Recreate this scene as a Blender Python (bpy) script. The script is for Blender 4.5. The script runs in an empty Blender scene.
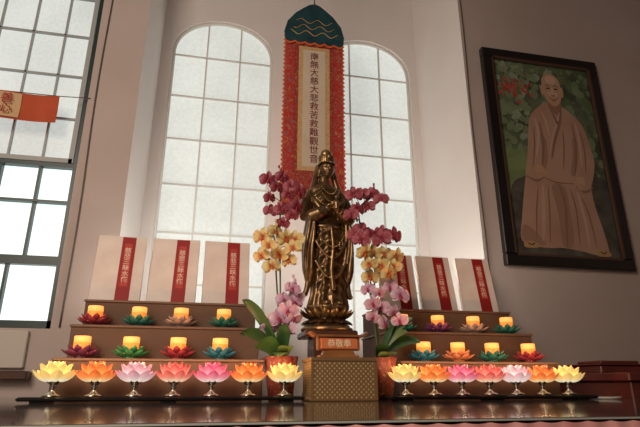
import bpy, math, random
import numpy as np
from mathutils import Vector, Matrix
random.seed(7)
S=bpy.context.scene
C=S.collection
T=0.90      # table top height
CAMZ=0.945
X0=0.38     # altar centre line
pi=math.pi

# ---------------------------------------------------------------- materials
def _new(name):
    m=bpy.data.materials.new(name); m.use_nodes=True
    nt=m.node_tree; b=nt.nodes['Principled BSDF']
    return m,nt,b
def mat(name,col,rough=.6,metal=0,emis=None,estr=0,col2=None,scale=8,detail=4,bump=0,bscale=40,coat=0,spec=None,lo=.35,hi=.65):
    m,nt,b=_new(name)
    b.inputs['Base Color'].default_value=(*col,1)
    b.inputs['Roughness'].default_value=rough
    b.inputs['Metallic'].default_value=metal
    b.inputs['Coat Weight'].default_value=coat
    if spec is not None: b.inputs['Specular IOR Level'].default_value=spec
    tc=nt.nodes.new('ShaderNodeTexCoord')
    if col2 is not None:
        n=nt.nodes.new('ShaderNodeTexNoise'); n.inputs['Scale'].default_value=scale; n.inputs['Detail'].default_value=detail
        nt.links.new(tc.outputs['Object'],n.inputs['Vector'])
        r=nt.nodes.new('ShaderNodeValToRGB')
        r.color_ramp.elements[0].position=lo; r.color_ramp.elements[1].position=hi
        r.color_ramp.elements[0].color=(*col,1); r.color_ramp.elements[1].color=(*col2,1)
        nt.links.new(n.outputs['Fac'],r.inputs['Fac'])
        nt.links.new(r.outputs['Color'],b.inputs['Base Color'])
    if bump:
        n2=nt.nodes.new('ShaderNodeTexNoise'); n2.inputs['Scale'].default_value=bscale; n2.inputs['Detail'].default_value=5
        nt.links.new(tc.outputs['Object'],n2.inputs['Vector'])
        bp=nt.nodes.new('ShaderNodeBump'); bp.inputs['Strength'].default_value=bump; bp.inputs['Distance'].default_value=.01
        nt.links.new(n2.outputs['Fac'],bp.inputs['Height']); nt.links.new(bp.outputs['Normal'],b.inputs['Normal'])
    if emis is not None:
        b.inputs['Emission Color'].default_value=(*emis,1); b.inputs['Emission Strength'].default_value=estr
    return m
def rampmat(name,stops,rough=.5,estr=0,coat=0):
    """colour driven by the 's' attribute (0 at petal root, 1 at tip)"""
    m,nt,b=_new(name)
    a=nt.nodes.new('ShaderNodeAttribute'); a.attribute_name='s'
    r=nt.nodes.new('ShaderNodeValToRGB')
    e=r.color_ramp.elements
    while len(e)<len(stops): e.new(.5)
    for i,(p,c) in enumerate(stops): e[i].position=p; e[i].color=(*c,1)
    nt.links.new(a.outputs['Fac'],r.inputs['Fac'])
    nt.links.new(r.outputs['Color'],b.inputs['Base Color'])
    b.inputs['Roughness'].default_value=rough
    b.inputs['Coat Weight'].default_value=coat
    if estr:
        nt.links.new(r.outputs['Color'],b.inputs['Emission Color']); b.inputs['Emission Strength'].default_value=estr
    return m
def bronzemat(name):
    """old bronze: dark patina in the hollows, gold highlights put into the colour of raised folds"""
    m,nt,b=_new(name)
    geo=nt.nodes.new('ShaderNodeNewGeometry'); tc=nt.nodes.new('ShaderNodeTexCoord')
    n=nt.nodes.new('ShaderNodeTexNoise'); n.inputs['Scale'].default_value=30; n.inputs['Detail'].default_value=4
    nt.links.new(tc.outputs['Object'],n.inputs['Vector'])
    a=nt.nodes.new('ShaderNodeMath'); a.operation='MULTIPLY_ADD'; a.inputs[1].default_value=.12
    nt.links.new(n.outputs['Fac'],a.inputs[0]); nt.links.new(geo.outputs['Pointiness'],a.inputs[2])
    r=nt.nodes.new('ShaderNodeValToRGB'); e=r.color_ramp.elements
    e[0].position=.47; e[0].color=(.030,.017,.010,1); e[1].position=.66; e[1].color=(.50,.32,.14,1)
    x=e.new(.55); x.color=(.13,.075,.036,1)
    nt.links.new(a.outputs[0],r.inputs['Fac']); nt.links.new(r.outputs['Color'],b.inputs['Base Color'])
    b.inputs['Metallic'].default_value=.75; b.inputs['Roughness'].default_value=.32
    return m
def brocade(name,base,c1,c2,scale=45,rough=.6,th=.66):
    m,nt,b=_new(name)
    tc=nt.nodes.new('ShaderNodeTexCoord')
    v=nt.nodes.new('ShaderNodeTexVoronoi'); v.inputs['Scale'].default_value=scale
    nt.links.new(tc.outputs['Object'],v.inputs['Vector'])
    n=nt.nodes.new('ShaderNodeTexNoise'); n.inputs['Scale'].default_value=scale*1.3; n.inputs['Detail'].default_value=2; n.inputs['Distortion'].default_value=1.5
    nt.links.new(tc.outputs['Object'],n.inputs['Vector'])
    r=nt.nodes.new('ShaderNodeValToRGB'); e=r.color_ramp.elements
    r.color_ramp.interpolation='CONSTANT'
    e[0].position=0; e[0].color=(*c1,1); e[1].position=.16; e[1].color=(*base,1)
    x=e.new(.40); x.color=(*c2,1); x=e.new(.46); x.color=(*base,1)
    nt.links.new(v.outputs['Distance'],r.inputs['Fac'])
    r2=nt.nodes.new('ShaderNodeValToRGB')
    r2.color_ramp.elements[0].color=(0,0,0,1); r2.color_ramp.elements[1].color=(.8,.8,.8,1); r2.color_ramp.elements[0].position=th-.05; r2.color_ramp.elements[1].position=th
    nt.links.new(n.outputs['Fac'],r2.inputs['Fac'])
    mx=nt.nodes.new('ShaderNodeMix'); mx.data_type='RGBA'
    nt.links.new(r2.outputs['Color'],mx.inputs['Factor']); nt.links.new(r.outputs['Color'],mx.inputs[6]); mx.inputs[7].default_value=(*c1,1)
    nt.links.new(mx.outputs[2],b.inputs['Base Color'])
    b.inputs['Roughness'].default_value=rough
    return m
def lattice(name,base,line,dot,period=.0125):
    """woven key/diamond lattice: diagonal waves crossed"""
    m,nt,b=_new(name)
    tc=nt.nodes.new('ShaderNodeTexCoord'); sp=nt.nodes.new('ShaderNodeSeparateXYZ'); nt.links.new(tc.outputs['Object'],sp.inputs[0])
    def mth(op,a,c=None,d=None):
        n=nt.nodes.new('ShaderNodeMath'); n.operation=op
        for i,x in enumerate((a,c,d)):
            if x is None: continue
            if isinstance(x,(int,float)): n.inputs[i].default_value=x
            else: nt.links.new(x,n.inputs[i])
        return n.outputs[0]
    xy=mth('ADD',sp.outputs[0],sp.outputs[1]); k=1/period
    p=mth('MULTIPLY',mth('ADD',xy,sp.outputs[2]),k); q=mth('MULTIPLY',mth('SUBTRACT',xy,sp.outputs[2]),k)
    tri=lambda a: mth('ABSOLUTE',mth('SUBTRACT',mth('FRACT',a),.5))
    tp,tq=tri(p),tri(q)
    mx=mth('MAXIMUM',tp,tq); 
    r=nt.nodes.new('ShaderNodeValToRGB'); r.color_ramp.interpolation='CONSTANT'; e=r.color_ramp.elements
    e[0].position=0; e[0].color=(*dot,1); e[1].position=.16; e[1].color=(*base,1)
    x=e.new(.26); x.color=(*line,1); x=e.new(.34); x.color=(*base,1); x=e.new(.42); x.color=(*line,1)
    nt.links.new(mx,r.inputs['Fac']); nt.links.new(r.outputs['Color'],b.inputs['Base Color']); b.inputs['Roughness'].default_value=.5
    return m
def glassmat(name,c1,c2,estr,scale=60):
    m,nt,b=_new(name)
    tc=nt.nodes.new('ShaderNodeTexCoord')
    n=nt.nodes.new('ShaderNodeTexNoise'); n.inputs['Scale'].default_value=scale; n.inputs['Detail'].default_value=3
    n3=nt.nodes.new('ShaderNodeTexNoise'); n3.inputs['Scale'].default_value=2.2; n3.inputs['Detail'].default_value=2
    nt.links.new(tc.outputs['Object'],n.inputs['Vector']); nt.links.new(tc.outputs['Object'],n3.inputs['Vector'])
    ad=nt.nodes.new('ShaderNodeMath'); ad.operation='MULTIPLY_ADD'; ad.inputs[1].default_value=.4
    nt.links.new(n.outputs['Fac'],ad.inputs[0])
    m2=nt.nodes.new('ShaderNodeMath'); m2.operation='MULTIPLY'; m2.inputs[1].default_value=.6
    nt.links.new(n3.outputs['Fac'],m2.inputs[0]); nt.links.new(m2.outputs[0],ad.inputs[2])
    r=nt.nodes.new('ShaderNodeValToRGB'); r.color_ramp.elements[0].position=.36; r.color_ramp.elements[1].position=.64
    r.color_ramp.elements[0].color=(*c1,1); r.color_ramp.elements[1].color=(*c2,1)
    nt.links.new(ad.outputs[0],r.inputs['Fac'])
    b.inputs['Base Color'].default_value=(.30,.31,.30,1); b.inputs['Roughness'].default_value=.45
    nt.links.new(r.outputs['Color'],b.inputs['Emission Color']); b.inputs['Emission Strength'].default_value=estr
    bp=nt.nodes.new('ShaderNodeBump'); bp.inputs['Strength'].default_value=.4; bp.inputs['Distance'].default_value=.004
    nt.links.new(n.outputs['Fac'],bp.inputs['Height']); nt.links.new(bp.outputs['Normal'],b.inputs['Normal'])
    return m

# ---------------------------------------------------------------- mesh builder
class MB:
    def __init__(s): s.v=[];s.f=[];s.m=[];s.sm=[];s.a=[]
    def add(s,vs,fs,m=0,smooth=True,at=None):
        o=len(s.v); s.v+= [tuple(map(float,p)) for p in vs]
        s.a+= list(at) if at is not None else [.5]*len(vs)
        for f in fs: s.f.append(tuple(o+i for i in f)); s.m.append(m); s.sm.append(smooth)
    def box(s,x0,x1,y0,y1,z0,z1,m=0):
        vs=[(x,y,z) for x in(x0,x1) for y in(y0,y1) for z in(z0,z1)]
        s.add(vs,[(0,1,3,2),(4,6,7,5),(0,4,5,1),(2,3,7,6),(0,2,6,4),(1,5,7,3)],m,False)
    def bbox(s,x0,x1,y0,y1,z0,z1,m=0,b=.003):
        ring=lambda i,z:[(x0+i+b,y0+i,z),(x1-i-b,y0+i,z),(x1-i,y0+i+b,z),(x1-i,y1-i-b,z),(x1-i-b,y1-i,z),(x0+i+b,y1-i,z),(x0+i,y1-i-b,z),(x0+i,y0+i+b,z)]
        rs=ring(b,z0)+ring(0,z0+b)+ring(0,z1-b)+ring(b,z1)
        fs=[]
        for k in range(3):
            for i in range(8): j=(i+1)%8; fs.append((k*8+i,k*8+j,k*8+8+j,k*8+8+i))
        fs.append(tuple(range(7,-1,-1))); fs.append(tuple(range(24,32)))
        s.add(rs,fs,m,False)
    def grid(s,fn,nu,nv,m=0,smooth=True,wrapu=False,at=None):
        vs=[];aa=[]
        for j in range(nv+1):
            for i in range(nu+(0 if wrapu else 1)):
                u=i/nu; v=j/nv; vs.append(fn(u,v)); aa.append(at(u,v) if at else .5)
        w=nu if wrapu else nu+1; fs=[]
        for j in range(nv):
            for i in range(nu):
                i2=(i+1)%w
                fs.append((j*w+i,j*w+i2,(j+1)*w+i2,(j+1)*w+i))
        s.add(vs,fs,m,smooth,aa)
    def loft(s,rings,m=0,caps=True,smooth=True):
        n=len(rings[0]); vs=[p for r in rings for p in r]; fs=[]
        for k in range(len(rings)-1):
            for i in range(n):
                j=(i+1)%n; fs.append((k*n+i,k*n+j,(k+1)*n+j,(k+1)*n+i))
        if caps:
            fs.append(tuple(range(n-1,-1,-1))); fs.append(tuple(range((len(rings)-1)*n,len(rings)*n)))
        s.add(vs,fs,m,smooth)
    def lathe(s,prof,c=(0,0,0),n=24,m=0,smooth=True,caps=True):
        s.loft([[(c[0]+r*math.cos(2*pi*i/n),c[1]+r*math.sin(2*pi*i/n),c[2]+z) for i in range(n)] for r,z in prof],m,caps,smooth)
    def tube(s,pts,rad,n=8,m=0,flat=1):
        pts=[Vector(p) for p in pts]; rings=[]
        if not hasattr(rad,'__len__'): rad=[rad]*len(pts)
        ref=Vector((0.13,0.97,.2)).normalized()
        for k,p in enumerate(pts):
            d=(pts[min(k+1,len(pts)-1)]-pts[max(k-1,0)]).normalized()
            u=d.cross(ref); 
            if u.length<1e-3: u=d.cross(Vector((1,0,0)))
            u.normalize(); w=d.cross(u).normalized()
            rings.append([tuple(p+u*rad[k]*math.cos(2*pi*i/n)+w*rad[k]*flat*math.sin(2*pi*i/n)) for i in range(n)])
        s.loft(rings,m)
    def ell(s,c,r,n=16,m=0):
        def fn(u,v):
            th=2*pi*u; ph=pi*(v*.998+.001)
            return (c[0]+r[0]*math.sin(ph)*math.cos(th),c[1]+r[1]*math.sin(ph)*math.sin(th),c[2]-r[2]*math.cos(ph))
        s.grid(fn,n,max(6,n//2+2),m,True,True)
    def petal(s,o,az,r0,z0,L,W,p0,p1,m=0,cup=.35,nu=6,nv=8):
        cz,sz=math.cos(az),math.sin(az); r=r0;z=z0; rows=[]
        for j in range(nv+1):
            t=j/nv; ph=math.radians(p0+(p1-p0)*t)
            rows.append((r,z,ph,t)); r+=L/nv*math.cos(ph); z+=L/nv*math.sin(ph)
        vs=[];aa=[]
        for (r,z,ph,t) in rows:
            w=W*np.interp(t,[0,.25,.55,.8,.93,1],[.45,.8,1,.72,.36,.03])
            for i in range(nu+1):
                q=-1+2*i/nu; off=cup*w*q*q*.5
                rr=r-math.sin(ph)*off; zz=z+math.cos(ph)*off; lt=w*q*.5
                vs.append((o[0]+cz*rr-sz*lt,o[1]+sz*rr+cz*lt,o[2]+zz)); aa.append(min(1,t+.22*q*q*(t>.1)))
        fs=[(j*(nu+1)+i,j*(nu+1)+i+1,(j+1)*(nu+1)+i+1,(j+1)*(nu+1)+i) for j in range(nv) for i in range(nu)]
        s.add(vs,fs,m,True,aa)
    def mesh(s,name,mats):
        me=bpy.data.meshes.new(name); me.from_pydata(s.v,[],s.f)
        for x in mats: me.materials.append(x)
        me.polygons.foreach_set('material_index',s.m); me.polygons.foreach_set('use_smooth',s.sm)
        at=me.attributes.new('s','FLOAT','POINT'); at.data.foreach_set('value',s.a)
        me.update(); return me
    def build(s,name,mats,parent=None,loc=(0,0,0),rot=(0,0,0)):
        o=bpy.data.objects.new(name,s.mesh(name,mats)); C.objects.link(o)
        o.location=loc; o.rotation_euler=rot
        if parent: o.parent=parent
        return o
def inst(name,me,loc,rotz=0,scale=1):
    o=bpy.data.objects.new(name,me); C.objects.link(o); o.location=loc; o.rotation_euler=(0,0,rotz); o.scale=(scale,)*3; return o
def empty(name,loc=(0,0,0),rot=(0,0,0)):
    o=bpy.data.objects.new(name,None); C.objects.link(o); o.empty_display_size=.05; o.location=loc; o.rotation_euler=rot; return o
def text(name,body,size,m,parent,loc,line=1.0,ex=.0003,rot=(pi/2,0,0)):
    cu=bpy.data.curves.new(name,'FONT'); cu.body=body; cu.size=size; cu.align_x='CENTER'; cu.align_y='CENTER'
    cu.space_line=line; cu.extrude=ex; cu.offset=size*.006; cu.materials.append(m)
    o=bpy.data.objects.new(name,cu); C.objects.link(o); o.parent=parent; o.location=loc; o.rotation_euler=rot; return o
def crom(pts,k=6,closed=True):
    n=len(pts); out=[]
    rng=range(n) if closed else range(n-1)
    g=(lambda i:pts[i%n]) if closed else (lambda i:pts[max(0,min(n-1,i))])
    for i in rng:
        p0,p1,p2,p3=[np.array(g(i+d),float) for d in(-1,0,1,2)]
        for j in range(k):
            t=j/k
            out.append(tuple(.5*((2*p1)+(-p0+p2)*t+(2*p0-5*p1+4*p2-p3)*t*t+(-p0+3*p1-3*p2+p3)*t**3)))
    if not closed: out.append(tuple(pts[-1]))
    return out

# ---------------------------------------------------------------- room shell
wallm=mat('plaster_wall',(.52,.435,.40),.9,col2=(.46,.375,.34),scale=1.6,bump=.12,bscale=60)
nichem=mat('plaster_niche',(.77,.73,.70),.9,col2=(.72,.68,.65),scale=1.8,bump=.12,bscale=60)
floorm=mat('floor_tile',(.12,.08,.06),.4,col2=(.16,.11,.08),scale=3)
ceilm=mat('ceiling_paint',(.30,.27,.26),.9,col2=(.27,.24,.23),scale=2)
darkwood=mat('dark_wood',(.045,.018,.012),.35,col2=(.09,.035,.02),scale=14)
CE=3.7
YF=2.15; YB=2.55
NL,NR=-.386,1.255; BL,BR=-.365,1.157
WX0,WX1=-1.20,-.593; WZ0,WZ1=1.145,3.30
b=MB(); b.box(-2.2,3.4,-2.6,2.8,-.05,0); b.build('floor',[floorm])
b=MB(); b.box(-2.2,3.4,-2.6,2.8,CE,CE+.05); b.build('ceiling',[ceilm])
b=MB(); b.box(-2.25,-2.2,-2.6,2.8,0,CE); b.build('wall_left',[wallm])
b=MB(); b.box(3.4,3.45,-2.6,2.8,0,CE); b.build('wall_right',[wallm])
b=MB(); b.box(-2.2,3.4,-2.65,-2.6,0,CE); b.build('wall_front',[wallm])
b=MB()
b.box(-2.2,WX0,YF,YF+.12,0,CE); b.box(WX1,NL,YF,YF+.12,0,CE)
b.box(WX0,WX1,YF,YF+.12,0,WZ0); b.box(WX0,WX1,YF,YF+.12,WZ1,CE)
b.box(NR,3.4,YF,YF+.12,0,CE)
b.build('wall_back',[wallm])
W1=(-.305,.261); W2=(.541,1.107); ZB=CAMZ+.20; ZS=CAMZ+1.79; RISE=.235
b=MB()
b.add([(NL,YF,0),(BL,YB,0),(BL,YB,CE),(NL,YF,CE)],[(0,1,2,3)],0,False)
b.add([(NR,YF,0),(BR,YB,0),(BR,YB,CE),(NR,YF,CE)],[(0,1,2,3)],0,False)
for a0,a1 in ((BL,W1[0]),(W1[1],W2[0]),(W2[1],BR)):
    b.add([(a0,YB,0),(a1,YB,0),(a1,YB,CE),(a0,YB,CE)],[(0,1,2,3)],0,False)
def arch(w,t):
    c=(w[0]+w[1])/2; h=(w[1]-w[0])/2; an=pi*(1-t)
    return (c+h*math.cos(an), ZS+RISE*math.sin(an)**.9)
N=28
for w in(W1,W2):
    b.add([(w[0],YB,0),(w[1],YB,0),(w[1],YB,ZB),(w[0],YB,ZB)],[(0,1,2,3)],0,False)
    for i in range(N):
        p,q=arch(w,i/N),arch(w,(i+1)/N)
        b.add([(p[0],YB,p[1]),(q[0],YB,q[1]),(q[0],YB,CE),(p[0],YB,CE)],[(0,1,2,3)],0,False)
        b.add([(p[0],YB,p[1]),(q[0],YB,q[1]),(q[0],YB+.04,q[1]),(p[0],YB+.04,p[1])],[(0,1,2,3)],0,True)
    for x in w: b.add([(x,YB,ZB),(x,YB+.04,ZB),(x,YB+.04,ZS),(x,YB,ZS)],[(0,1,2,3)],0,False)
    b.add([(w[0],YB,ZB),(w[1],YB,ZB),(w[1],YB+.04,ZB),(w[0],YB+.04,ZB)],[(0,1,2,3)],0,False)
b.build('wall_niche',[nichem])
glA=glassmat('frosted_glass_arched',(.52,.55,.51),(.68,.71,.66),.92,55)
frA=mat('window_frame_paint',(.66,.65,.61),.6)
for k,w in enumerate((W1,W2)):
    g=empty('window_%d'%(k+1))
    b=MB(); yg=YB+.035
    pts=[(w[0],yg,ZB)]+[(arch(w,i/N)[0],yg,arch(w,i/N)[1]) for i in range(N+1)]+[(w[1],yg,ZB)]
    b.add(pts,[tuple(range(len(pts)))],0,False); b.build('glass_pane',[glA],g)
    b=MB(); y0=YB+.014;y1=YB+.034; c=((w[0]+w[1])/2,ZS-.5)
    b.tube([(x,(y0+y1)/2,z) for x,z in [(w[0]+.006,ZB)]+[((p[0]-c[0])*.98+c[0],p[1]-.006) for p in [arch(w,i/N) for i in range(N+1)]]+[(w[1]-.006,ZB)]],.009,8)
    b.box(w[0],w[1],y0,y1,ZB,ZB+.03)
    def topz(x):
        u=max(-1,min(1,(x-c[0])/((w[1]-w[0])/2))); return ZS+RISE*(math.sqrt(1-u*u))**.9
    for fx in (1/3,2/3):
        x=w[0]+(w[1]-w[0])*fx; b.box(x-.004,x+.004,y0+.006,y1,ZB,topz(x)-.005)
    z=ZS-.015
    while z>ZB+.05:
        b.box(w[0],w[1],y0+.008,y1-.002,z-.004,z+.004); z-=.262
    b.build('window_frame',[frA],g)
# left window
g=empty('window_3')
glU=glassmat('frosted_glass_upper',(.42,.46,.44),(.56,.60,.57),1.0,70)
glL=glassmat('frosted_glass_lower',(.66,.84,.80),(.95,1.0,.97),1.3,45)
frD=mat('window_frame_dark',(.012,.035,.033),.4)
frU=mat('window_frame_grey',(.36,.38,.37),.5)
ZM=CAMZ+.885
b=MB(); b.box(WX0,WX1-.02,YF+.06,YF+.065,WZ0,ZM,1); b.box(WX0,WX1-.02,YF+.05,YF+.055,ZM,WZ1,0); b.build('glass_pane',[glU,glL],g)
b=MB()
b.box(WX1-.018,WX1,YF+.01,YF+.10,WZ0,WZ1)
b.box(WX0,WX1,YF+.01,YF+.10,WZ0,WZ0+.03); b.box(WX0,WX1,YF+.01,YF+.10,WZ1-.03,WZ1); b.box(WX0,WX0+.03,YF+.01,YF+.10,WZ0,WZ1)
for z,h in((ZM,.010),(CAMZ+.72,.005),(CAMZ+.47,.018)): b.box(WX0,WX1,YF+.03,YF+.07,z-h,z+h)
for x in(-.745,-.895,-1.05): b.box(x-.005,x+.005,YF+.035,YF+.07,CAMZ+.47,ZM); 
for x in(-.80,-1.0): b.box(x-.005,x+.005,YF+.035,YF+.07,WZ0,CAMZ+.47)
b.build('dark_frame',[frD],g)
b=MB()
z=ZM+.01
b.box(WX0,WX1-.03,YF+.025,YF+.049,z,z+.02); b.box(WX1-.045,WX1-.025,YF+.025,YF+.049,z,WZ1-.03)
zz=z+.215
while zz<WZ1-.05: b.box(WX0,WX1-.04,YF+.036,YF+.049,zz-.004,zz+.004); zz+=.215
for x in(-.745,-.88,-1.02): b.box(x-.004,x+.004,YF+.036,YF+.049,z,WZ1-.03)
b.build('upper_sash',[frU],g)
b=MB(); b.bbox(-1.9,-.66,YF-.02,YF,CAMZ+.055,CAMZ+.19); b.build('trim_1',[mat('cream_apron',(.55,.50,.44),.7)])
b=MB(); b.bbox(-1.9,-.63,YF-.06,YF,CAMZ+.015,CAMZ+.045); b.build('trim_2',[darkwood])
b=MB(); b.box(-2.2,NL,YF-.015,YF,0,.12); b.build('baseboard_left',[darkwood])
b=MB(); b.box(NR,3.4,YF-.015,YF,0,.12); b.build('baseboard_right',[darkwood])
wirem=mat('cable_rubber',(.10,.08,.07),.6)
for x,nm in((WX1+.035,0),(NR+.012,1)):
    b=MB(); pts=[(x+.004*math.sin(z*5),YF-.004,z) for z in np.linspace(T+.25 if nm==0 else T+.2,CE,30)]
    b.tube(pts,.0035,6); b.build('wall_cable',[wirem])

# ---------------------------------------------------------------- left banner
g=empty('prayer_flag')
def wav(x): return YF-.05+.006*math.sin(x*22)
b=MB(); b.grid(lambda u,v:(-1.25+.56*u,wav(-1.25+.56*u)+.004*math.sin(v*4),CAMZ+1.04+.125*v),40,6,0); 
b.build('red_cloth',[mat('orange_red_cloth',(.50,.085,.028),.8,col2=(.42,.065,.02),scale=10)],g)
b=MB(); b.grid(lambda u,v:(-.99+.155*u,wav(-.99+.155*u)-.004+.004*math.sin(v*4),CAMZ+1.048+.11*v),12,4,0)
b.build('cream_panel',[mat('cream_cloth',(.58,.38,.20),.8)],g)
b=MB(); b.tube([(-1.25,wav(-1.25),CAMZ+1.166),(-.69,wav(-.69),CAMZ+1.166),(WX1+.01,YF-.003,CAMZ+1.2)],.002,6); b.build('cord',[wirem],g)
inkR=mat('red_ink',(.35,.03,.02),.7)
text('lettering','善\n心',.05,inkR,g,(-.885,YF-.068,CAMZ+1.103),.9)

# ---------------------------------------------------------------- table
g=empty('altar_table')
topm=mat('glass_table_top',(.060,.048,.042),.07,col2=(.085,.068,.06),scale=6,spec=1.0)
edge=mat('glass_edge',(.40,.42,.38),.2)
TX0,TX1,TY0,TY1=-1.15,1.42,.70,2.09
b=MB(); b.bbox(TX0,TX1,TY0,TY1,T-.004,T,0,.001); b.build('glass_top',[topm],g)
b=MB(); b.box(TX0,TX1,TY0-.002,TY0-.0005,T-.0035,T-.001); b.build('glass_edge',[edge],g)
b=MB(); b.box(TX0+.03,TX1-.03,TY0+.03,TY1-.03,T-.09,T-.0045)
for x in(TX0+.05,TX1-.12):
    for y in(TY0+.05,TY1-.12): b.bbox(x,x+.07,y,y+.07,0,T-.09)
b.build('wood_body',[darkwood],g)
pink=mat('pink_altar_cloth',(.80,.40,.37),.8,col2=(.66,.27,.26),scale=40)
b=MB(); b.grid(lambda u,v:(TX0+(TX1-TX0)*u,TY0-.006-.005*(1-v**3)*(1+math.sin(u*420)),T-.34+.335*v-.002*abs(math.sin(u*210))*v),900,8,0)
b.build('altar_cloth',[pink])

# ---------------------------------------------------------------- tiers
tierm=mat('brown_tier_cloth',(.115,.062,.038),.75,col2=(.15,.085,.052),scale=5,bump=.1,bscale=200)
tierE=mat('tier_edge',(.19,.11,.07),.6)
YT=(1.60,1.72,1.84,2.04); ZT=(.115,.22,.315)
for xa,xb in((-.42,.165),(.605,1.165)):
    g=empty('tiered_display_stand')
    b=MB()
    for k in range(3):
        b.bbox(xa+.004*k,xb-.004*k,YT[k],YT[3],T+(ZT[k-1] if k else 0),T+ZT[k]-.008,0,.002)
        b.bbox(xa+.004*k-.004,xb-.004*k+.004,YT[k]-.005,YT[3],T+ZT[k]-.008,T+ZT[k],1,.002)
    b.build('steps',[tierm,tierE],g)

# ---------------------------------------------------------------- sutra books
pap=mat('book_cover_cream',(.86,.77,.69),.7,col2=(.78,.67,.60),scale=12)
pages=mat('book_pages',(.70,.64,.52),.8); redl=mat('red_label',(.34,.012,.012),.6); ink=mat('gold_ink',(.85,.66,.52),.6); slip=mat('label_slip',(.50,.05,.035),.6)
for i,x in enumerate((-.337,-.144,.050,.735,.905,1.083)):
    w,h,d=(.172,.262,.022) if i<3 else (.150,.245,.022)
    g=empty('sutra_book',(x,1.915,T+ZT[2]+.0054),(math.radians(-13),0,math.radians((4,-1,1,-2,1,-3)[i])))
    b=MB(); b.bbox(-w/2,w/2,0,.003,0,h,0,.001); b.bbox(-w/2,w/2,d-.003,d,0,h,0,.001); b.bbox(-w/2,-w/2+.003,0,d,0,h,0,.001)
    b.box(-w/2+.003,w/2-.004,.003,d-.003,.004,h-.004,1)
    b.build('covers_and_pages',[pap,pages],g)
    lx=.024
    b=MB(); b.box(lx-.024,lx+.024,-.001,0,.004,h-.003,0); b.build('title_label',[redl],g)
    b=MB(); b.box(lx-.013,lx+.013,-.0016,-.001,.06,h-.03,0); b.build('title_slip',[slip],g)
    text('title','慈\n悲\n三\n昧\n水\n懺',.024,ink,g,(lx,-.0022,h/2+.012),.98)

# ---------------------------------------------------------------- lotus lamps
steel=mat('lamp_metal',(.55,.50,.42),.25,1.0)
def lampmesh(mid,deep,hot):
    m=rampmat('glowing_petal',[(0,hot),(.30,hot),(.62,mid),(1,deep)],.25,.72,coat=.4)
    bulb=mat('warm_bulb',(1,.9,.7),.4,emis=(1,.78,.45),estr=7)
    b=MB()
    b.lathe([(.022,0),(.023,.003),(.012,.007),(.006,.013),(.005,.018),(.009,.022),(.006,.026),(.010,.030),(.020,.037),(.018,.040)],n=20,m=1)
    for r,(n,r0,z0,L,W,p0,p1,o) in enumerate(((8,.012,.034,.053,.032,4,78,0),(8,.010,.037,.053,.030,30,88,.5),(6,.007,.040,.047,.026,58,94,.1))):
        for i in range(n): b.petal((0,0,0),2*pi*(i+o)/n,r0,z0,L,W,p0,p1,0,cup=.6)
    b.ell((0,0,.058),(.008,.008,.013),12,2)
    return b.mesh('lotus_lamp',[m,steel,bulb])
cols={'y':((.95,.62,.20),(.66,.44,.14),(1,.93,.62)),'o':((1,.30,.07),(.60,.10,.02),(1,.75,.38)),'l':((.72,.46,.47),(.45,.20,.24),(1,.85,.74)),'c':((.90,.25,.18),(.50,.06,.05),(1,.72,.50)),
      'p':((.88,.27,.32),(.52,.05,.12),(1,.76,.70)),'w':((.84,.60,.57),(.55,.26,.30),(1,.88,.80))}
LM={k:lampmesh(*v) for k,v in cols.items()}
for xs,cc,(a0,a1) in(([-.384+.1*i for i in range(7)],'yolcpoy',(-.455,.268)),([.577+.0905*i for i in range(7)],'yopcwoy',(.515,1.19))):
    b=MB(); b.bbox(a0,a1,1.455,1.545,T+.004,T+.014,0,.003)
    for x in(a0+.03,(a0+a1)/2-.02,a1-.07): b.box(x,x+.04,1.465,1.535,T,T+.004)
    b.build('lamp_base_board',[mat('black_lacquer',(.008,.007,.007),.2,coat=.5)])
    for i,x in enumerate(xs):
        inst('lotus_lamp',LM[cc[i]],(x,1.5,T+.014),random.random()*6,1.05)
        l=bpy.data.lights.new('lotus_bulb_light','POINT'); l.energy=.26; l.color=(1,.58,.30); l.shadow_soft_size=.012
        o=bpy.data.objects.new('lotus_bulb_light',l); C.objects.link(o); o.location=(x,1.5,T+.112)
def holder(col):
    m=rampmat('dark_glass_petal',[(0,tuple(c*.35 for c in col)),(.6,col),(1,tuple(min(1,c*1.7+.02) for c in col))],.25,.10,coat=.6)
    wax=mat('candle_wax',(.95,.34,.07),.5,emis=(1,.27,.03),estr=.75)
    waxt=mat('candle_wax_top',(1,.52,.18),.5,emis=(1,.42,.09),estr=.95)
    b=MB(); b.lathe([(.020,0),(.021,.003),(.014,.007),(.016,.012)],n=16,m=0)
    for (n,r0,z0,L,W,p0,p1,o) in((8,.012,.005,.050,.026,2,55,0),(8,.012,.008,.044,.024,22,78,.5)):
        for i in range(n): b.petal((0,0,0),2*pi*(i+o)/n,r0,z0,L,W,p0,p1,0,cup=.5)
    b.lathe([(.020,.010),(.0235,.014),(.0235,.046)],n=20,m=1,caps=False)
    b.lathe([(.0235,.046),(.0235,.062),(.022,.064),(.019,.062),(.002,.060)],n=20,m=2)
    b.tube([(0,0,.05),(0.001,0,.066)],.0008,5,3)
    return b.mesh('lotus_candle_holder',[m,wax,waxt,wirem])
hc={'r':(.22,.02,.03),'g':(.02,.12,.08),'t':(.35,.22,.16),'b':(.02,.13,.17),'d':(.12,.02,.05),'e':(.03,.16,.05),'o':(.45,.16,.07),'v':(.14,.03,.08)}
HM={k:holder(v) for k,v in hc.items()}
for xs,cc,y,z in(((-.363,-.228,-.095,.045),'rgtg',1.775,ZT[1]),((-.363,-.226,-.09,.036),'derb',1.655,ZT[0]),
    ((.68,.82,.962,1.099),'gvtg',1.775,ZT[1]),((.707,.831,.959,1.098),'bogr',1.655,ZT[0])):
    for x,c in zip(xs,cc): inst('lotus_candle_holder',HM[c],(x,y,T+z+.0005),random.random()*6)

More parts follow.
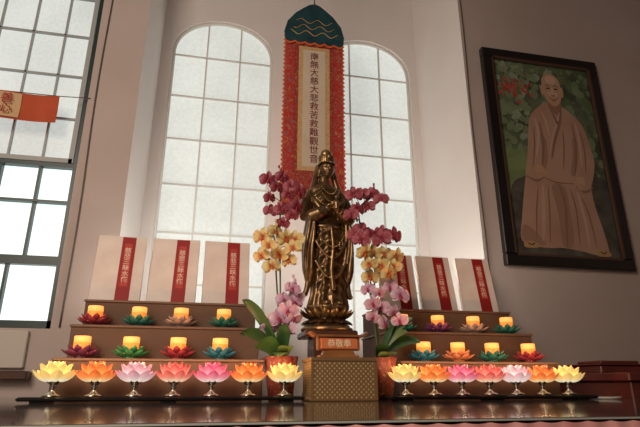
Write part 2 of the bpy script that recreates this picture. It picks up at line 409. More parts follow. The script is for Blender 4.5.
# ---------------------------------------------------------------- brocade box + sign stand
gold=lattice('gold_lattice_brocade',(.36,.23,.09),(.11,.055,.025),(.62,.45,.20),.014)
b=MB()
bx0,bx1,by0,by1=X0-.094,X0+.094,1.455,1.595
b.bbox(bx0,bx1,by0,by1,T,T+.112,0,.003)
b.bbox(bx0-.003,bx1+.003,by0-.003,by1+.003,T+.106,T+.117,1,.002); b.bbox(bx0-.003,bx1+.003,by0-.003,by1+.003,T,T+.008,1,.002)
for x in(bx0-.002,bx1-.006): b.box(x,x+.008,by0-.002,by0+.004,T+.008,T+.106,1)
b.build('brocade_offering_box',[gold,mat('brown_gold_trim',(.20,.11,.045),.5)])
g=empty('wooden_sign_stand',(X0-.005,1.51,T+.117))
b=MB()
b.bbox(-.060,.060,-.022,.022,0,.008,0,.002)
b.loft([[(x,y,z) for x,z in ((-.05,.008),(-.045,.02),(-.02,.022),(.02,.022),(.045,.02),(.05,.008))] for y in(-.012,.012)],0,True,False)
b.bbox(-.064,.064,-.014,.014,.022,.060,0,.002)
b.loft([[(x,y,z) for x,z in ((-.088,.072),(-.074,.060),(.074,.060),(.088,.072),(.084,.076),(.068,.066),(-.068,.066),(-.084,.076))] for y in(-.024,.024)],0,True,False)
b.build('carved_wood',[mat('polished_wood',(.26,.10,.035),.3,col2=(.36,.15,.05),scale=20)],g)
b=MB(); b.bbox(-.055,.055,-.018,-.014,.026,.056,0,.001); b.build('sign_plate',[mat('orange_sign',(.70,.20,.07),.5)],g)
text('lettering','恭敬奉',.024,mat('gold_leaf',(1,.85,.55),.4),g,(0,-.019,.040))

# ---------------------------------------------------------------- statue
bronze=bronzemat('aged_bronze')
SY=1.68; SZ=T+.208
b=MB(); 
b.bbox(X0-.070,X0+.070,SY-.070,SY+.070,T,T+.02,0,.004); b.bbox(X0-.055,X0+.055,SY-.055,SY+.055,T+.02,T+.188,0,.004); b.bbox(X0-.085,X0+.085,SY-.078,SY+.088,T+.188,T+.208,0,.004)
b.build('statue_pedestal',[darkwood])
g=empty('guanyin_statue',(X0,SY,SZ),(0,0,math.radians(8))); g.scale=(1.1,1.05,1.0)
B=MB()
rings=[]; n=96
for k in range(150):
    z=.075+.475*k/149
    rx=np.interp(z,[.075,.09,.12,.2,.28,.345,.37,.42,.47,.497,.515,.527,.55],[.066,.064,.058,.054,.054,.050,.048,.053,.058,.054,.034,.018,.0165])
    ry=np.interp(z,[.075,.09,.12,.2,.28,.345,.37,.42,.47,.497,.515,.527,.55],[.052,.050,.044,.040,.041,.037,.034,.038,.038,.034,.025,.0165,.016])
    cx=.006*math.sin(z*9); cy=np.interp(z,[.1,.35,.55],[0,-.004,.004])
    r=[]
    for i in range(n):
        th=2*pi*i/n; c,s_=math.cos(th),math.sin(th)
        x=rx*c; y=ry*s_
        fr=max(0,-s_)
        pl=np.interp(z,[.08,.3,.36,.4],[.075,.05,.02,.01])*(1-2*abs(math.sin(6.5*th+1.2*math.sin(z*14))))
        sw=.0038*fr*(1-2*abs(math.sin(pi*(z+16*x*x)/.038)))*np.interp(z,[.1,.14,.33,.36,.40,.47,.5],[0,1,1,0,.8,.8,0])
        f=1+pl
        r.append((cx+x*f+c*sw,cy+y*f+s_*sw,z))
    rings.append(r)
B.loft(rings,0)
B.tube([(.046*math.cos(t),-.004+.036*math.sin(t),.358+.004*math.sin(t)) for t in np.linspace(0,2*pi,30)],.0055,8)
for sx in(-1,1):
    B.tube([(sx*.040,.004,.492),(sx*.056,.004,.470),(sx*.068,-.002,.43),(sx*.070,-.012,.392),(sx*.058,-.035,.385),(sx*.040,-.052,.395),(sx*.022,-.060,.405)],[.018,.023,.024,.025,.025,.021,.015],16)
    rr=[]
    for k in range(40):
        t=k/39; z=.40-.255*t
        ax=np.interp(t,[0,.3,.75,.92,1],[.012,.017,.019,.014,.004]); ay=np.interp(t,[0,.3,.8,1],[.022,.032,.026,.006])
        c0=(sx*np.interp(t,[0,.5,1],[.058,.066,.060]),-.022+.012*t)
        ring=[]
        for i in range(36):
            th=2*pi*i/36; f=1+.16*math.sin(5*th+4*t)
            ring.append((c0[0]+ax*f*math.cos(th),c0[1]+ay*f*math.sin(th),z))
        rr.append(ring)
    B.loft(rr,0)
    P=crom([(sx*.062,.0,.33),(sx*.071,-.012,.26),(sx*.064,-.015,.20),(sx*.066,-.012,.15),(sx*.074,-.008,.118),(sx*.080,-.004,.125)],6,False)
    B.tube(P,[.009]*(len(P)-4)+[.008,.007,.005,.003],10)
    B.tube(crom([(sx*.022,.012,.60),(sx*.032,.012,.56),(sx*.040,.006,.52),(sx*.052,-.004,.48),(sx*.044,-.026,.44),(sx*.020,-.040,.40)],5,False),.010,10)
for z0,dz,rr_ in((.455,.035,.0035),(.30,.06,.0045),(.23,.06,.0045)):
    B.tube([(.05*q,-.040-.010*(1-q*q)+ (0 if z0>.4 else .0),z0-dz*(1-q*q)) for q in np.linspace(-1,1,15)],rr_,8)
B.tube([(0,-.046,.35),(0.004,-.052,.28),(-.003,-.052,.20),(.003,-.052,.13)],[.005,.006,.007,.008],8)
for sx in(-1,1): B.ell((sx*.020,-.048,.088),(.013,.022,.010),12)
o=B.build('robed_body',[bronze],g)
md=o.modifiers.new('cast','REMESH'); md.mode='VOXEL'; md.voxel_size=.0024; md.use_smooth_shade=True
md=o.modifiers.new('soften','SMOOTH'); md.iterations=2; md.factor=.4
# necklace beads and pendants on chest and skirt
h=MB()
for zz0,wd,dp,yy,nb in((.500,.026,.030,-.030,15),(.492,.034,.052,-.034,19),(.325,.044,.050,-.044,23)):
    for i in range(nb):
        q=-1+2*i/(nb-1); h.ell((wd*q,yy-.016*(1-q*q),zz0-dp*(1-q*q)),(.0023,.0023,.0023),8)
for x_,z_ in((0,.436),(0,.272),(-.022,.292),(.022,.292)):
    for k in range(4): h.ell((x_,-.060-.001*k,z_-.007*k),(.0032-.0004*k,)*3,8)
h.build('necklace_and_pendants',[bronze],g)
h=MB(); hc_=(0,-.004,.578)
def G(x,z,cx,cz,sx,sz): return math.exp(-((x-cx)/sx)**2-((z-cz)/sz)**2)
def headf(u,v):
    th=2*pi*u; ph=pi*(v*.998+.001)
    x=.0255*math.sin(ph)*math.cos(th); y=.0275*math.sin(ph)*math.sin(th); z=-.034*math.cos(ph)
    if z<0: x*=1+.22*(z/.034); y*=1+.08*(z/.034)
    if y<0:
        d=.0065*G(x,z,0,-.004,.0032,.006)+.003*G(x,z,0,.004,.0028,.008)
        d+=-.003*(G(x,z,.009,.004,.0055,.004)+G(x,z,-.009,.004,.0055,.004))
        d+=.0018*(G(x,z,.009,.003,.0042,.0022)+G(x,z,-.009,.003,.0042,.0022))
        d+=.0018*(G(x,z,.009,.010,.008,.0018)+G(x,z,-.009,.010,.008,.0018))
        d+=.0028*G(x,z,0,-.0145,.006,.0016)+.0026*G(x,z,0,-.0185,.005,.0017)-.0015*G(x,z,0,-.0165,.006,.0008)
        d+=.002*G(x,z,0,-.026,.006,.004)
        y-=d
    return (hc_[0]+x,hc_[1]+y,hc_[2]+z)
h.grid(headf,96,72,0,True,True)
for sx in(-1,1):
    h.ell((sx*.0255,.001,.572),(.003,.006,.015),12); h.ell((sx*.0258,.0,.556),(.0032,.004,.006),10)
def hair(u,v):
    th=2*pi*u; ph=pi*(v*.60)
    k=1+.03*math.sin(26*th)
    x=.0285*k*math.sin(ph)*math.cos(th); y=.030*k*math.sin(ph)*math.sin(th); z=.037*math.cos(ph)
    if y<0: z=max(z,.016+.010*(1-abs(x)/.0285)); y=max(y,-.027)
    return (x,y-.001,.581+z)
h.grid(hair,104,30,0,True,True)
h.lathe([(.018,0),(.021,.006),(.017,.014),(.014,.016),(.019,.024),(.0195,.034),(.014,.044),(.006,.050),(.001,.051)],(0,.002,.613),24)
for i in range(9):
    a=-pi/2+(i-4)*.33
    h.petal((0,.0,.600),a,.027,0,.034 if i!=4 else .046,.016,84,98,0,cup=.3)
h.ell((0,-.031,.622),(.005,.004,.007),12)
for i in range(15):
    a=-pi/2+(i-7)*.2; h.ell((.0285*math.cos(a),-.0+.0295*math.sin(a),.602),(.0026,.0026,.0026),8)
h.tube([(0,.02,.62),(0,.034,.59),(0,.038,.55),(0,.034,.50)],[.014,.020,.022,.016],14)
h.build('head',[bronze],g)
h=MB()
def hand(p,d,up,side,curl):
    p=Vector(p); d=Vector(d).normalized(); up=Vector(up).normalized(); s=d.cross(up).normalized()*side
    h.tube([p-d*.006,p+d*.004,p+d*.014,p+d*.020],[.0075,.009,.0095,.007],12,flat=.6)
    for i,L in enumerate((.019,.022,.021,.017)):
        q=p+d*.017+s*(-.0070+.0047*i); pts=[q]; dd=d.copy()
        for k in range(3):
            dd=(dd*math.cos(curl)+up*math.sin(curl)).normalized(); q=q+dd*L/3; pts.append(q)
        h.tube(pts,[.0025,.0024,.0021,.0015],8)
    q=p+d*.004-s*.008; h.tube([q,q-s*.005+d*.006+up*.002,q-s*.004+d*.014+up*.004],[.0032,.0028,.0018],8)
hand((-.020,-.062,.408),(.55,-.25,.55),(.6,-.6,-.2),1,.45)
hand((.026,-.062,.400),(-.75,-.45,.05),(0,-.3,.9),-1,.5)
h.lathe([(.005,0),(.007,.002),(.004,.006),(.011,.018),(.0105,.024),(.004,.032),(.0045,.042),(.007,.045),(.005,.046)],(.004,-.083,.403),16)
h.build('hands_and_vase',[bronze],g)
h=MB()
h.lathe([(.076,0),(.079,.004),(.079,.010),(.072,.014),(.068,.020),(.060,.026),(.048,.034),(.046,.042),(.052,.050),(.060,.070),(.064,.078),(.062,.082),(.03,.084)],n=40)
for i in range(16): h.petal((0,0,0),2*pi*i/16,.050,.040,.048,.027,12,78,0,cup=.5)
for i in range(16): h.petal((0,0,0),2*pi*(i+.5)/16,.046,.046,.045,.025,35,82,0,cup=.5)
for i in range(16): h.petal((0,0,0),2*pi*(i+.5)/16,.050,.040,.036,.026,-10,-55,0,cup=-.5)
h.build('lotus_throne',[bronze],g)

# ---------------------------------------------------------------- hanging scroll
g=empty('hanging_scroll')
SXc=.4125; YS=2.08
redb=brocade('red_brocade',(.46,.026,.016),(.60,.27,.08),(.14,.18,.20),42)
redb2=brocade('dark_red_brocade',(.33,.020,.014),(.58,.25,.07),(.14,.14,.12),60)
teal=mat('teal_silk',(.004,.035,.045),.5,col2=(.012,.07,.085),scale=14)
orf=mat('orange_fringe',(.64,.12,.03),.8); goldt=mat('gold_trim',(.60,.34,.09),.5)
creamS=mat('scroll_cream',(.66,.56,.43),.8,col2=(.60,.50,.37),scale=10)
zt,zb=CAMZ+1.64,CAMZ+.70
wv=lambda x,z: YS+.004*math.sin(z*7)+.003*math.sin(x*30)
b=MB(); b.grid(lambda u,v:(SXc-.142+.284*u,wv(0,zb+(zt-zb)*v),zb+(zt-zb)*v),10,60,0); b.build('red_cloth',[redb],g)
b=MB(); b.grid(lambda u,v:(SXc-.098+.196*u,wv(0,(zb+.06)+(zt-zb-.10)*v)-.002,zb+.06+(zt-zb-.10)*v),8,60,0); b.build('inner_border',[redb2],g)
z0,z1=CAMZ+.93,CAMZ+1.545
b=MB(); b.grid(lambda u,v:(SXc-.076+.152*u,wv(0,(z0-.02)+(z1-z0+.04)*v)-.0035,z0-.02+(z1-z0+.04)*v),6,60,0); b.build('gold_border',[brocade('gold_border_cloth',(.60,.42,.20),(.45,.20,.06),(.5,.12,.06),90)],g)
b=MB(); b.grid(lambda u,v:(SXc-.055+.11*u,wv(0,z0+(z1-z0)*v)-.005,z0+(z1-z0)*v),6,60,0); b.build('cream_panel',[creamS],g)
inkB=mat('dark_red_ink',(.20,.04,.05),.7)
txt='南無大慈大悲救苦救難觀世音菩薩'[:13]
stp=(z1-z0-.03)/13
for i,ch in enumerate(txt):
    zc=z1-.015-stp*(i+.5)
    text('character_%d'%(i+1),ch,.044,inkB,g,(SXc,wv(0,zc)-.0065,zc))
for sx in(-1,1):
    b=MB()
    b.grid(lambda u,v:(SXc+sx*(.140+(.008+.004*math.sin(v*260))*u),YS+.004*math.sin((zb+(zt-zb)*v)*7)-.001,zb+(zt-zb)*v),1,260,0); b.build('fringe',[orf],g)
b=MB()
out=[(-.146,1.60),(-.150,1.64),(-.135,1.70),(-.095,1.755),(-.055,1.79),(-.026,1.812),(0,1.822),(.026,1.812),(.055,1.79),(.095,1.755),(.135,1.70),(.150,1.64),(.146,1.60)]
bot=[(.146-.292*i/24,1.60-.018*abs(math.sin(pi*i/4))) for i in range(1,24)]
oo=[(SXc+x,YS-.012,CAMZ+z) for x,z in out+bot]; nn=len(oo)
b.add(oo+[(p[0],YS-.004,p[2]) for p in oo],[tuple(range(nn)),tuple(range(2*nn-1,nn-1,-1))]+[(i,(i+1)%nn,nn+(i+1)%nn,nn+i) for i in range(nn)],0,False)
b.build('teal_canopy',[teal],g)
b=MB(); b.grid(lambda u,v:(SXc-.147+.294*u,YS-.0135,CAMZ+1.580+.012*v-.012*abs(math.sin(pi*u*6))),48,1,0); b.build('canopy_trim',[orf],g)
b=MB()
for k in range(3): b.tube([(SXc+.118*q,YS-.0135,CAMZ+1.64+.035*k-.012*math.cos(q*9+k)) for q in np.linspace(-1+.12*k,1-.12*k,30)],.0016,5)
b.build('canopy_embroidery',[goldt],g)
b=MB(); b.tube([(SXc,YS-.005,CAMZ+1.80),(SXc,YS-.005,CE)],.003,6); b.tube([(SXc-.15,YS,zb),(SXc+.15,YS,zb)],.008,10); b.build('cord_and_rod',[darkwood],g)

# ---------------------------------------------------------------- framed portrait
g=empty('framed_portrait')
PX0,PX1=1.351,2.063; PZ0,PZ1=CAMZ+.533,CAMZ+1.750; fw=.058
frame=mat('black_frame',(.010,.008,.008),.3,coat=.3); fillet=mat('frame_fillet',(.08,.04,.025),.4)
b=MB()
for (x0,x1,z0,z1) in((PX0,PX1,PZ1-fw,PZ1),(PX0,PX1,PZ0,PZ0+fw),(PX0,PX0+fw,PZ0+fw,PZ1-fw),(PX1-fw,PX1,PZ0+fw,PZ1-fw)): b.bbox(x0,x1,YF-.035,YF,z0,z1,0,.004)
i0=fw-.008
for (x0,x1,z0,z1) in((PX0+i0,PX1-i0,PZ1-fw-.002,PZ1-i0),(PX0+i0,PX1-i0,PZ0+i0,PZ0+fw+.002),(PX0+i0,PX0+fw+.002,PZ0+i0,PZ1-i0),(PX1-fw-.002,PX1-i0,PZ0+i0,PZ1-i0)): b.box(x0,x1,YF-.036,YF-.02,z0,z1,1)
b.build('frame',[frame,fillet],g)
ix0,ix1,iz0,iz1=PX0+fw,PX1-fw,PZ0+fw,PZ1-fw; iw,ih=ix1-ix0,iz1-iz0
def pm(n,c,c2=None,sc=10,**k): return mat('print_'+n,c,.55,col2=c2,scale=sc,**k)
P=MB(); PM=[]
def poly(pts,layer,m,k=6,smooth=True):
    if m not in PM: PM.append(m)
    q=crom(pts,k) if smooth else pts
    q=[(max(0,min(1,a)),max(0,min(1,c))) for a,c in q]
    P.add([(ix0+s*iw,YF-.012-.0004*layer,iz1-t*ih) for s,t in q],[tuple(range(len(q)))],PM.index(m),False)
def stroke(pts,w,layer,m):
    if m not in PM: PM.append(m)
    q=crom(pts,6,False); vs=[]
    for i,(a,c) in enumerate(q):
        p0=q[max(0,i-1)]; p1=q[min(len(q)-1,i+1)]; dx=(p1[0]-p0[0])*iw; dz=(p1[1]-p0[1])*ih; L=math.hypot(dx,dz)+1e-9
        ww=w*(.35+.65*math.sin(pi*(i+.5)/len(q)))
        nx,nz=-dz/L*ww/iw, dx/L*ww/ih
        vs+=[(a+nx,c+nz),(a-nx,c-nz)]
    P.add([(ix0+s*iw,YF-.012-.0004*layer,iz1-t*ih) for s,t in vs],[(2*i,2*i+1,2*i+3,2*i+2) for i in range(len(q)-1)],PM.index(m),False)
bgm=pm('foliage',(.05,.065,.04),(.12,.15,.085),9,lo=.4,hi=.62); grass=pm('grass',(.14,.20,.08),(.21,.27,.12),12); path=pm('ground',(.05,.05,.042),(.12,.11,.09),14)
poly([(0,0),(1,0),(1,1),(0,1)],0,bgm,smooth=False)
rs=random.Random(3)
lf=[pm('leaf_a',(.13,.19,.10),(.19,.24,.14),14),pm('leaf_b',(.08,.125,.06),(.12,.17,.08),14),pm('leaf_c',(.22,.27,.19),(.28,.32,.24),16)]
def blob(cx,cy,r,layer,m):
    k=9; poly([(cx+r*(.7+.5*rs.random())*math.cos(2*pi*i/k),cy+r*.55*(.7+.5*rs.random())*math.sin(2*pi*i/k)) for i in range(k)],layer,m,4)
for i in range(220):
    blob(rs.random()*.60,rs.random()**1.1*.5,.012+.034*rs.random(),1+.004*i,lf[rs.choice((0,0,0,1,2))])
for i in range(90): blob(.6+rs.random()*.4,rs.random()*.6,.015+.035*rs.random(),1+.006*i,lf[rs.choice((1,1,0))])
bl=[pm('blossom_a',(.38,.08,.06)),pm('blossom_b',(.28,.06,.045))]
for i in range(44): blob(.17+rs.gauss(0,.09),.14+rs.gauss(0,.04),.010+.016*rs.random(),2.0+.008*i,bl[i%2])
poly([(0,.50),(.15,.49),(.35,.51),(.40,.60),(.3,.70),(0,.72)],2.4,grass)
poly([(0,.72),(.4,.71),(1,.72),(1,1),(0,1)],2.4,path,smooth=False)
poly([(.06,.67),(.2,.62),(.4,.60),(.95,.60),(1,.66),(1,.86),(.8,.90),(.2,.86),(.05,.78)],2.6,pm('rock_bench',(.045,.045,.04),(.10,.095,.08),12))
robe=pm('robe',(.38,.225,.16),(.45,.28,.205),4); robeD=pm('robe_fold',(.25,.14,.10)); robeM=pm('robe_mid',(.32,.19,.135)); robeL=pm('robe_light',(.50,.33,.25)); skin=pm('skin',(.46,.28,.18),(.50,.31,.205),8); skD=pm('skin_shade',(.28,.15,.10)); sk2=pm('skin_light',(.58,.39,.28)); drk=pm('dark',(.03,.015,.012)); gry=pm('grey_brow',(.20,.15,.12))
poly([(.51,.215),(.40,.255),(.32,.31),(.28,.40),(.25,.50),(.21,.585),(.19,.64),(.15,.73),(.11,.83),(.08,.925),(.16,.955),(.32,.962),(.45,.958),(.62,.968),(.80,.985),(.89,.975),(.88,.88),(.84,.76),(.83,.66),(.87,.60),(.91,.52),(.89,.41),(.85,.32),(.76,.265),(.66,.225)],3,robe)
# soft mid-tone areas : shade between knees, under sleeves, side of torso
poly([(.44,.66),(.56,.66),(.58,.78),(.56,.94),(.46,.945),(.46,.80)],4,robeM)
poly([(.40,.40),(.45,.42),(.44,.52),(.40,.58),(.37,.57),(.40,.49)],4,robeM)
poly([(.72,.40),(.76,.42),(.74,.52),(.68,.60),(.65,.58),(.70,.49)],4,robeM)
poly([(.12,.86),(.20,.88),(.30,.945),(.16,.95),(.09,.92)],4,robeM)
for pts,w,m in(([(.41,.33),(.42,.42),(.40,.50),(.37,.57)],.007,robeD),([(.74,.32),(.75,.42),(.72,.52),(.68,.60)],.007,robeD),([(.20,.62),(.30,.64),(.38,.615)],.006,robeD),([(.68,.655),(.76,.678),(.85,.65)],.006,robeD),
  ([(.38,.62),(.46,.638),(.56,.642),(.66,.64)],.004,robeD),
  ([(.51,.65),(.54,.74),(.52,.85),(.50,.95)],.007,robeD),([(.30,.68),(.26,.78),(.22,.92)],.004,robeD),([(.40,.66),(.38,.78),(.34,.94)],.004,robeD),
  ([(.62,.67),(.64,.78),(.62,.94)],.004,robeD),([(.72,.71),(.76,.80),(.78,.95)],.004,robeD),([(.35,.66),(.32,.80),(.28,.93)],.009,robeL),([(.68,.68),(.71,.82),(.71,.95)],.009,robeL),
  ([(.66,.235),(.62,.32),(.54,.42),(.48,.52)],.008,robeD),([(.64,.235),(.60,.31),(.52,.41),(.465,.50)],.005,robeL),([(.53,.225),(.57,.285),(.60,.33)],.006,robeD),([(.64,.36),(.62,.46),(.58,.57)],.004,robeD),([(.81,.36),(.83,.45),(.80,.58)],.004,robeD),([(.34,.36),(.33,.45),(.28,.57)],.004,robeD),([(.37,.31),(.38,.40),(.33,.52)],.008,robeL),([(.78,.31),(.79,.42),(.77,.55)],.008,robeL),([(.45,.27),(.48,.33),(.49,.40)],.006,robeL)):
    stroke(pts,w,6,m)
poly([(.545,.19),(.645,.19),(.665,.235),(.60,.275),(.535,.235)],7,skD)
poly([(.49,.125),(.505,.075),(.555,.048),(.625,.048),(.675,.075),(.69,.125),(.685,.17),(.65,.212),(.595,.230),(.540,.212),(.50,.17)],8,skin)
for cx,s1 in((.494,-1),(.690,1)): poly([(cx,.118),(cx+s1*.018,.123),(cx+s1*.018,.158),(cx+s1*.004,.178),(cx-s1*.008,.153)],7,skin)
poly([(.54,.070),(.59,.056),(.64,.070),(.635,.098),(.59,.104),(.545,.098)],9,sk2)
for cx in(.553,.634):
    stroke([(cx-.026,.120),(cx,.111),(cx+.026,.120)],.0035,10,gry); stroke([(cx-.020,.134),(cx,.130),(cx+.020,.134)],.004,10,drk)
    poly([(cx-.015,.155),(cx,.150),(cx+.015,.155),(cx+.01,.173),(cx-.01,.173)],9,sk2)
poly([(.586,.130),(.602,.130),(.612,.160),(.594,.168),(.578,.160)],10,sk2); stroke([(.575,.166),(.594,.172),(.615,.166)],.0032,11,skD)
stroke([(.558,.186),(.594,.198),(.632,.186)],.0042,11,pm('lips',(.30,.08,.06))); stroke([(.546,.160),(.543,.175),(.552,.192)],.0018,11,skD); stroke([(.644,.160),(.648,.175),(.638,.192)],.0018,11,skD)
def phand(cx,cy,s1):
    poly([(cx-.035,cy-.012),(cx+.03,cy-.016),(cx+.04,cy+.01),(cx+.02,cy+.03),(cx-.03,cy+.028)],7,skin)
    for i,L in enumerate((.030,.036,.034,.026)):
        x=cx-.028+.018*i; stroke([(x,cy+.018),(x+s1*.006,cy+.018+L*.6),(x+s1*.002,cy+.018+L)],.0052,8,skin)
        if i: stroke([(x-.009,cy+.02),(x-.008,cy+.04)],.001,9,skD)
    stroke([(cx+s1*.035,cy-.005),(cx+s1*.055,cy+.01),(cx+s1*.05,cy+.03)],.005,8,skin)
phand(.34,.575,1); phand(.735,.62,-1)
sand=pm('sandal',(.45,.27,.14))
for cx,cy in((.17,.955),(.84,.978)):
    poly([(cx-.07,cy-.010),(cx,cy-.022),(cx+.06,cy-.008),(cx+.055,cy+.008),(cx-.06,cy+.010)],7,sand)
    stroke([(cx-.04,cy-.012),(cx,cy-.004),(cx+.03,cy-.014)],.003,8,drk)
P.build('printed_portrait',PM,g)
b=MB(); b.box(ix0-.01,ix1+.01,YF-.011,YF-.002,iz0-.01,iz1+.01); b.build('backing_board',[frame],g)

# ---------------------------------------------------------------- orchids
leafm=mat('orchid_leaf',(.025,.075,.022),.35,col2=(.05,.13,.035),scale=12,coat=.3); leafl=mat('orchid_leaf_light',(.12,.20,.05),.4,col2=(.2,.3,.1),scale=12)
stemm=mat('orchid_stem',(.07,.11,.03),.5)
mag=rampmat('orchid_magenta',[(0,(.12,.01,.02)),(.3,(.26,.03,.05)),(.8,(.38,.09,.12)),(1,(.54,.26,.27))],.55)
yel=rampmat('orchid_yellow',[(0,(.45,.05,.05)),(.22,(.55,.22,.08)),(.4,(.70,.52,.18)),(1,(.78,.67,.36))],.55)
pnk=rampmat('orchid_pink',[(0,(.45,.10,.22)),(.25,(.58,.30,.42)),(.7,(.64,.42,.54)),(1,(.78,.64,.70))],.55)
lipm=mat('orchid_lip',(.30,.02,.05),.5); lipy=mat('orchid_lip_gold',(.5,.12,.03),.5)
wrapm=brocade('pot_wrap',(.25,.04,.03),(.42,.26,.12),(.12,.10,.05),60)
soil=mat('orchid_bark',(.05,.03,.02),.9)
MATS=[leafm,leafl,stemm,mag,yel,pnk,lipm,lipy,wrapm,soil]
def flower(b,c,size,m,lip):
    c=Vector(c); d=Vector((random.uniform(-.8,.6),-1,random.uniform(-.7,.25))).normalized()
    up=Vector((random.uniform(-.25,.25),0,1)); e1=up.cross(d).normalized(); e2=d.cross(e1).normalized()
    if e2.z<0: e2=-e2
    rot=random.uniform(-.25,.25)
    for a,L,W,bk in((90,.50,.17,.0),(212,.48,.165,.0),(328,.48,.165,.0),(8,.52,.30,.0015),(172,.52,.30,.0015)):
        a=math.radians(a)+rot; er=e1*math.cos(a)+e2*math.sin(a); et=-e1*math.sin(a)+e2*math.cos(a)
        ph=random.random()*6
        def fn(u,v,er=er,et=et,L=L,W=W,bk=bk,ph=ph):
            w=size*W*np.interp(v,[0,.2,.6,.85,.96,1],[.15,.62,1,.72,.35,.05]); q=u*2-1
            return tuple(c+er*(size*L*v)+et*(w*q)+d*(bk+size*(.08*math.sin(v*2.6)-.18*v*v+.08*q*q*v+.02*math.sin(5*q+ph))))
        b.grid(fn,6,7,m,at=lambda u,v:v)
    for a,L in((250,.17),(290,.17),(270,.25)):
        a=math.radians(a)+rot; er=e1*math.cos(a)+e2*math.sin(a)
        b.tube([c+d*.003,c+d*size*.10+er*size*L*.5,c+d*size*.10+er*size*L],[size*.05,size*.055,size*.02],8,lip)
    b.ell(tuple(c+d*size*.07),(size*.05,)*3,8,lip)
def plant(name,pc,clusters,leaves):
    b=MB()
    px,py=pc
    prof=[(.034,0),(.038,.01),(.046,.09),(.052,.125),(.048,.125),(.044,.115)]
    n=40; b.loft([[(px+r*(1+.06*math.sin(9*2*pi*i/n)*(z/.125))*math.cos(2*pi*i/n),py+r*(1+.06*math.sin(9*2*pi*i/n)*(z/.125))*math.sin(2*pi*i/n),T+z) for i in range(n)] for r,z in prof],8)
    b.lathe([(.043,.110),(.030,.118),(.001,.12)],(px,py,T),20,9)
    base=Vector((px,py,T+.118))
    for pts,m,lip,size in clusters:
        ps=[Vector((x,1.60+random.uniform(-.035,.02),T+z)) for x,z in pts]
        top=sorted(ps,key=lambda p:-p.z)
        cen=Vector((sum(p.x for p in ps)/len(ps),1.64,0)); zt_=top[0].z; zb_=top[-1].z
        path=[base,Vector((.6*px+.4*cen.x,1.645,(base.z+zb_)/2)),Vector((cen.x,1.65,zb_)),Vector((cen.x,1.645,(zt_+zb_)/2)),Vector((top[0].x,1.635,zt_))]
        path=crom([tuple(p) for p in path],6,False); b.tube(path,.0028,7,2)
        for p in ps:
            q=min(path,key=lambda w:(Vector(w)-p).length)
            q=Vector(q); b.tube([q,(q+p)/2+Vector((0,.01,.012)),p+Vector((0,.004,0))],.0013,5,2)
            flower(b,p,size*random.uniform(.80,1.12),m,lip)
        for k in range(3):
            p=top[0]+Vector((random.uniform(-.015,.015),0,.012+.014*k)); b.ell(tuple(p),(.006-.001*k,.006-.001*k,.009-.001*k),8,m)
    for (dx,dy,h_,m,w) in leaves:
        L0=base+Vector((0,0,-.004)); tip=Vector((px+dx,py+dy,T+h_)); mid=(L0+tip)/2+Vector((0,0,abs(dx)*.25+.03))
        sd=Vector((-(tip-L0).y,(tip-L0).x,0)); sd=sd.normalized() if sd.length>1e-4 else Vector((1,0,0)); sd=(sd+Vector((0,0,.9))).normalized() if abs(dx)>.03 else sd
        def fn(u,v):
            p=L0*(1-v)**2+mid*2*v*(1-v)+tip*v*v; ww=w*np.interp(v,[0,.2,.6,.88,1],[.35,.8,1,.6,.02]); q=u*2-1
            return tuple(p+sd*(ww*q)+Vector((0,-.006*abs(q)*w/.03,0)))
        b.grid(fn,4,14,m,at=lambda u,v:v)
    b.build(name,MATS)
plant('potted_orchid',(.222,1.615),[
 ([(.160,.70),(.205,.705),(.240,.678),(.187,.660),(.226,.640),(.262,.655),(.172,.590),(.208,.596),(.242,.572),(.214,.548),(.257,.606),(.165,.628)],3,6,.058),
 ([(.150,.500),(.190,.515),(.228,.498),(.247,.463),(.168,.466),(.207,.445),(.150,.440),(.183,.405),(.240,.425),(.258,.498)],4,7,.066),
 ([(.250,.332),(.258,.290),(.236,.262),(.256,.240),(.208,.236),(.182,.212),(.240,.205),(.226,.300),(.268,.312)],5,6,.062)],
 [(-.13,-.03,.29,0,.026),(-.09,-.07,.15,0,.030),(-.02,-.085,.12,1,.024),(.01,-.085,.15,1,.024),(-.06,.03,.25,0,.024),(-.13,.0,.19,0,.026),(.0,-.05,.22,0,.022)])
plant('potted_orchid',(.538,1.615),[
 ([(.453,.660),(.490,.670),(.530,.680),(.549,.648),(.514,.632),(.470,.612),(.446,.592)],3,6,.058),
 ([(.460,.525),(.488,.542),(.522,.528),(.558,.540),(.588,.522),(.544,.505),(.474,.498)],3,6,.066),
 ([(.484,.452),(.520,.462),(.557,.460),(.596,.452),(.500,.418),(.546,.418),(.588,.418),(.514,.383),(.562,.388)],4,7,.066),
 ([(.506,.343),(.536,.328),(.578,.350),(.598,.318),(.512,.292),(.548,.286),(.590,.270),(.520,.252),(.560,.232),(.598,.240)],5,6,.062)],
 [(.11,-.02,.25,1,.026),(.12,-.05,.17,0,.028),(.02,-.085,.13,1,.026),(-.01,-.08,.16,0,.022),(.08,.0,.28,0,.024),(.07,-.07,.20,1,.024)])

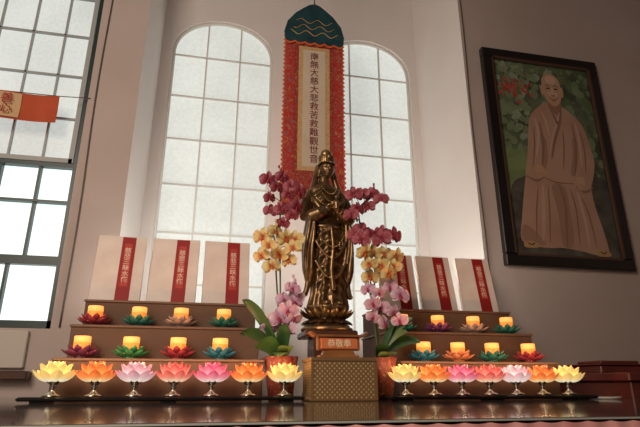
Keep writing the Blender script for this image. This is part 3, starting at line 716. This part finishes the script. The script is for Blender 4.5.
# ---------------------------------------------------------------- right cabinet and cord
redw=mat('red_lacquer_wood',(.10,.018,.012),.35,col2=(.15,.03,.02),scale=10)
g=empty('side_cabinet')
b=MB(); b.bbox(1.46,2.9,1.62,2.13,.06,.955,0,.004); b.bbox(1.44,2.92,1.60,2.135,.955,.985,0,.004)
for x in(1.50,2.80): 
    for y in (1.66,2.06): b.box(x,x+.05,y,y+.05,0,.06)
for x in(1.52,1.98,2.44): b.bbox(x,x+.40,1.612,1.62,.14,.90,0,.002)
b.build('body',[redw],g)
g=empty('lacquer_box')
b=MB(); b.bbox(1.50,1.72,1.80,1.98,.985,1.015,0,.004); b.bbox(1.49,1.73,1.79,1.99,1.015,1.022,0,.003); b.bbox(1.52,1.70,1.82,1.96,1.022,1.034,0,.004); b.build('box_body',[redw],g)
b=MB(); P_=crom([(1.17,1.56,T+.004),(1.22,1.47,T+.004),(1.27,1.46,T+.006),(1.29,1.52,T+.004),(1.25,1.56,T+.004),(1.33,1.75,T+.004)],8,False)
b.tube(P_,.003,8); b.build('power_cord',[mat('white_cord',(.5,.48,.42),.5)])

# ---------------------------------------------------------------- lights
def area(name,loc,tgt,size,e,col,sy=None):
    l=bpy.data.lights.new(name,'AREA'); l.size=size; l.energy=e; l.color=col
    if sy: l.shape='RECTANGLE'; l.size_y=sy
    o=bpy.data.objects.new(name,l); C.objects.link(o); o.location=loc
    o.rotation_euler=(Vector(tgt)-Vector(loc)).to_track_quat('-Z','Y').to_euler(); return o
area('room_fill',(-1.2,-.45,2.35),(.0,2.2,1.0),.9,38,(1,.83,.69))  # unseen warm fill, added to light the altar from the left
area('low_fill',(-.6,.0,1.5),(.7,2.4,1.45),.6,6,(1,.80,.64))  # unseen low fill, added to brighten the right side of the niche
fx=mat('added_uplight_white',(.6,.6,.58),.5)
for xa,xb in((-.33,.12),(.65,1.10)):  # assumed uplights and their boxes, out of view, added to brighten the niche
    b=MB(); b.bbox(xa,xb,2.050,2.085,T+.03,T+.262,0,.003); b.bbox(xa+.05,xb-.05,2.046,2.088,T,T+.03,0,.003)
    b.build('added_uplight_box',[fx])
    area('niche_light',((xa+xb)/2,2.068,T+.266),((xa+xb)/2,2.24,2.0),xb-xa-.02,3.4,(1,.92,.84),.028)
w=bpy.data.worlds.new('World'); S.world=w; w.use_nodes=True
w.node_tree.nodes['Background'].inputs[0].default_value=(.5,.6,.65,1); w.node_tree.nodes['Background'].inputs[1].default_value=.3
S.view_settings.view_transform='Standard'
# ---------------------------------------------------------------- camera
cd=bpy.data.cameras.new('camera'); cd.sensor_width=36; cd.lens=36*510/640; cd.clip_start=.02
co=bpy.data.objects.new('camera',cd); C.objects.link(co); co.location=(0,0,CAMZ)
co.rotation_euler=(math.radians(90+18.5),0,math.radians(-12))
S.camera=co
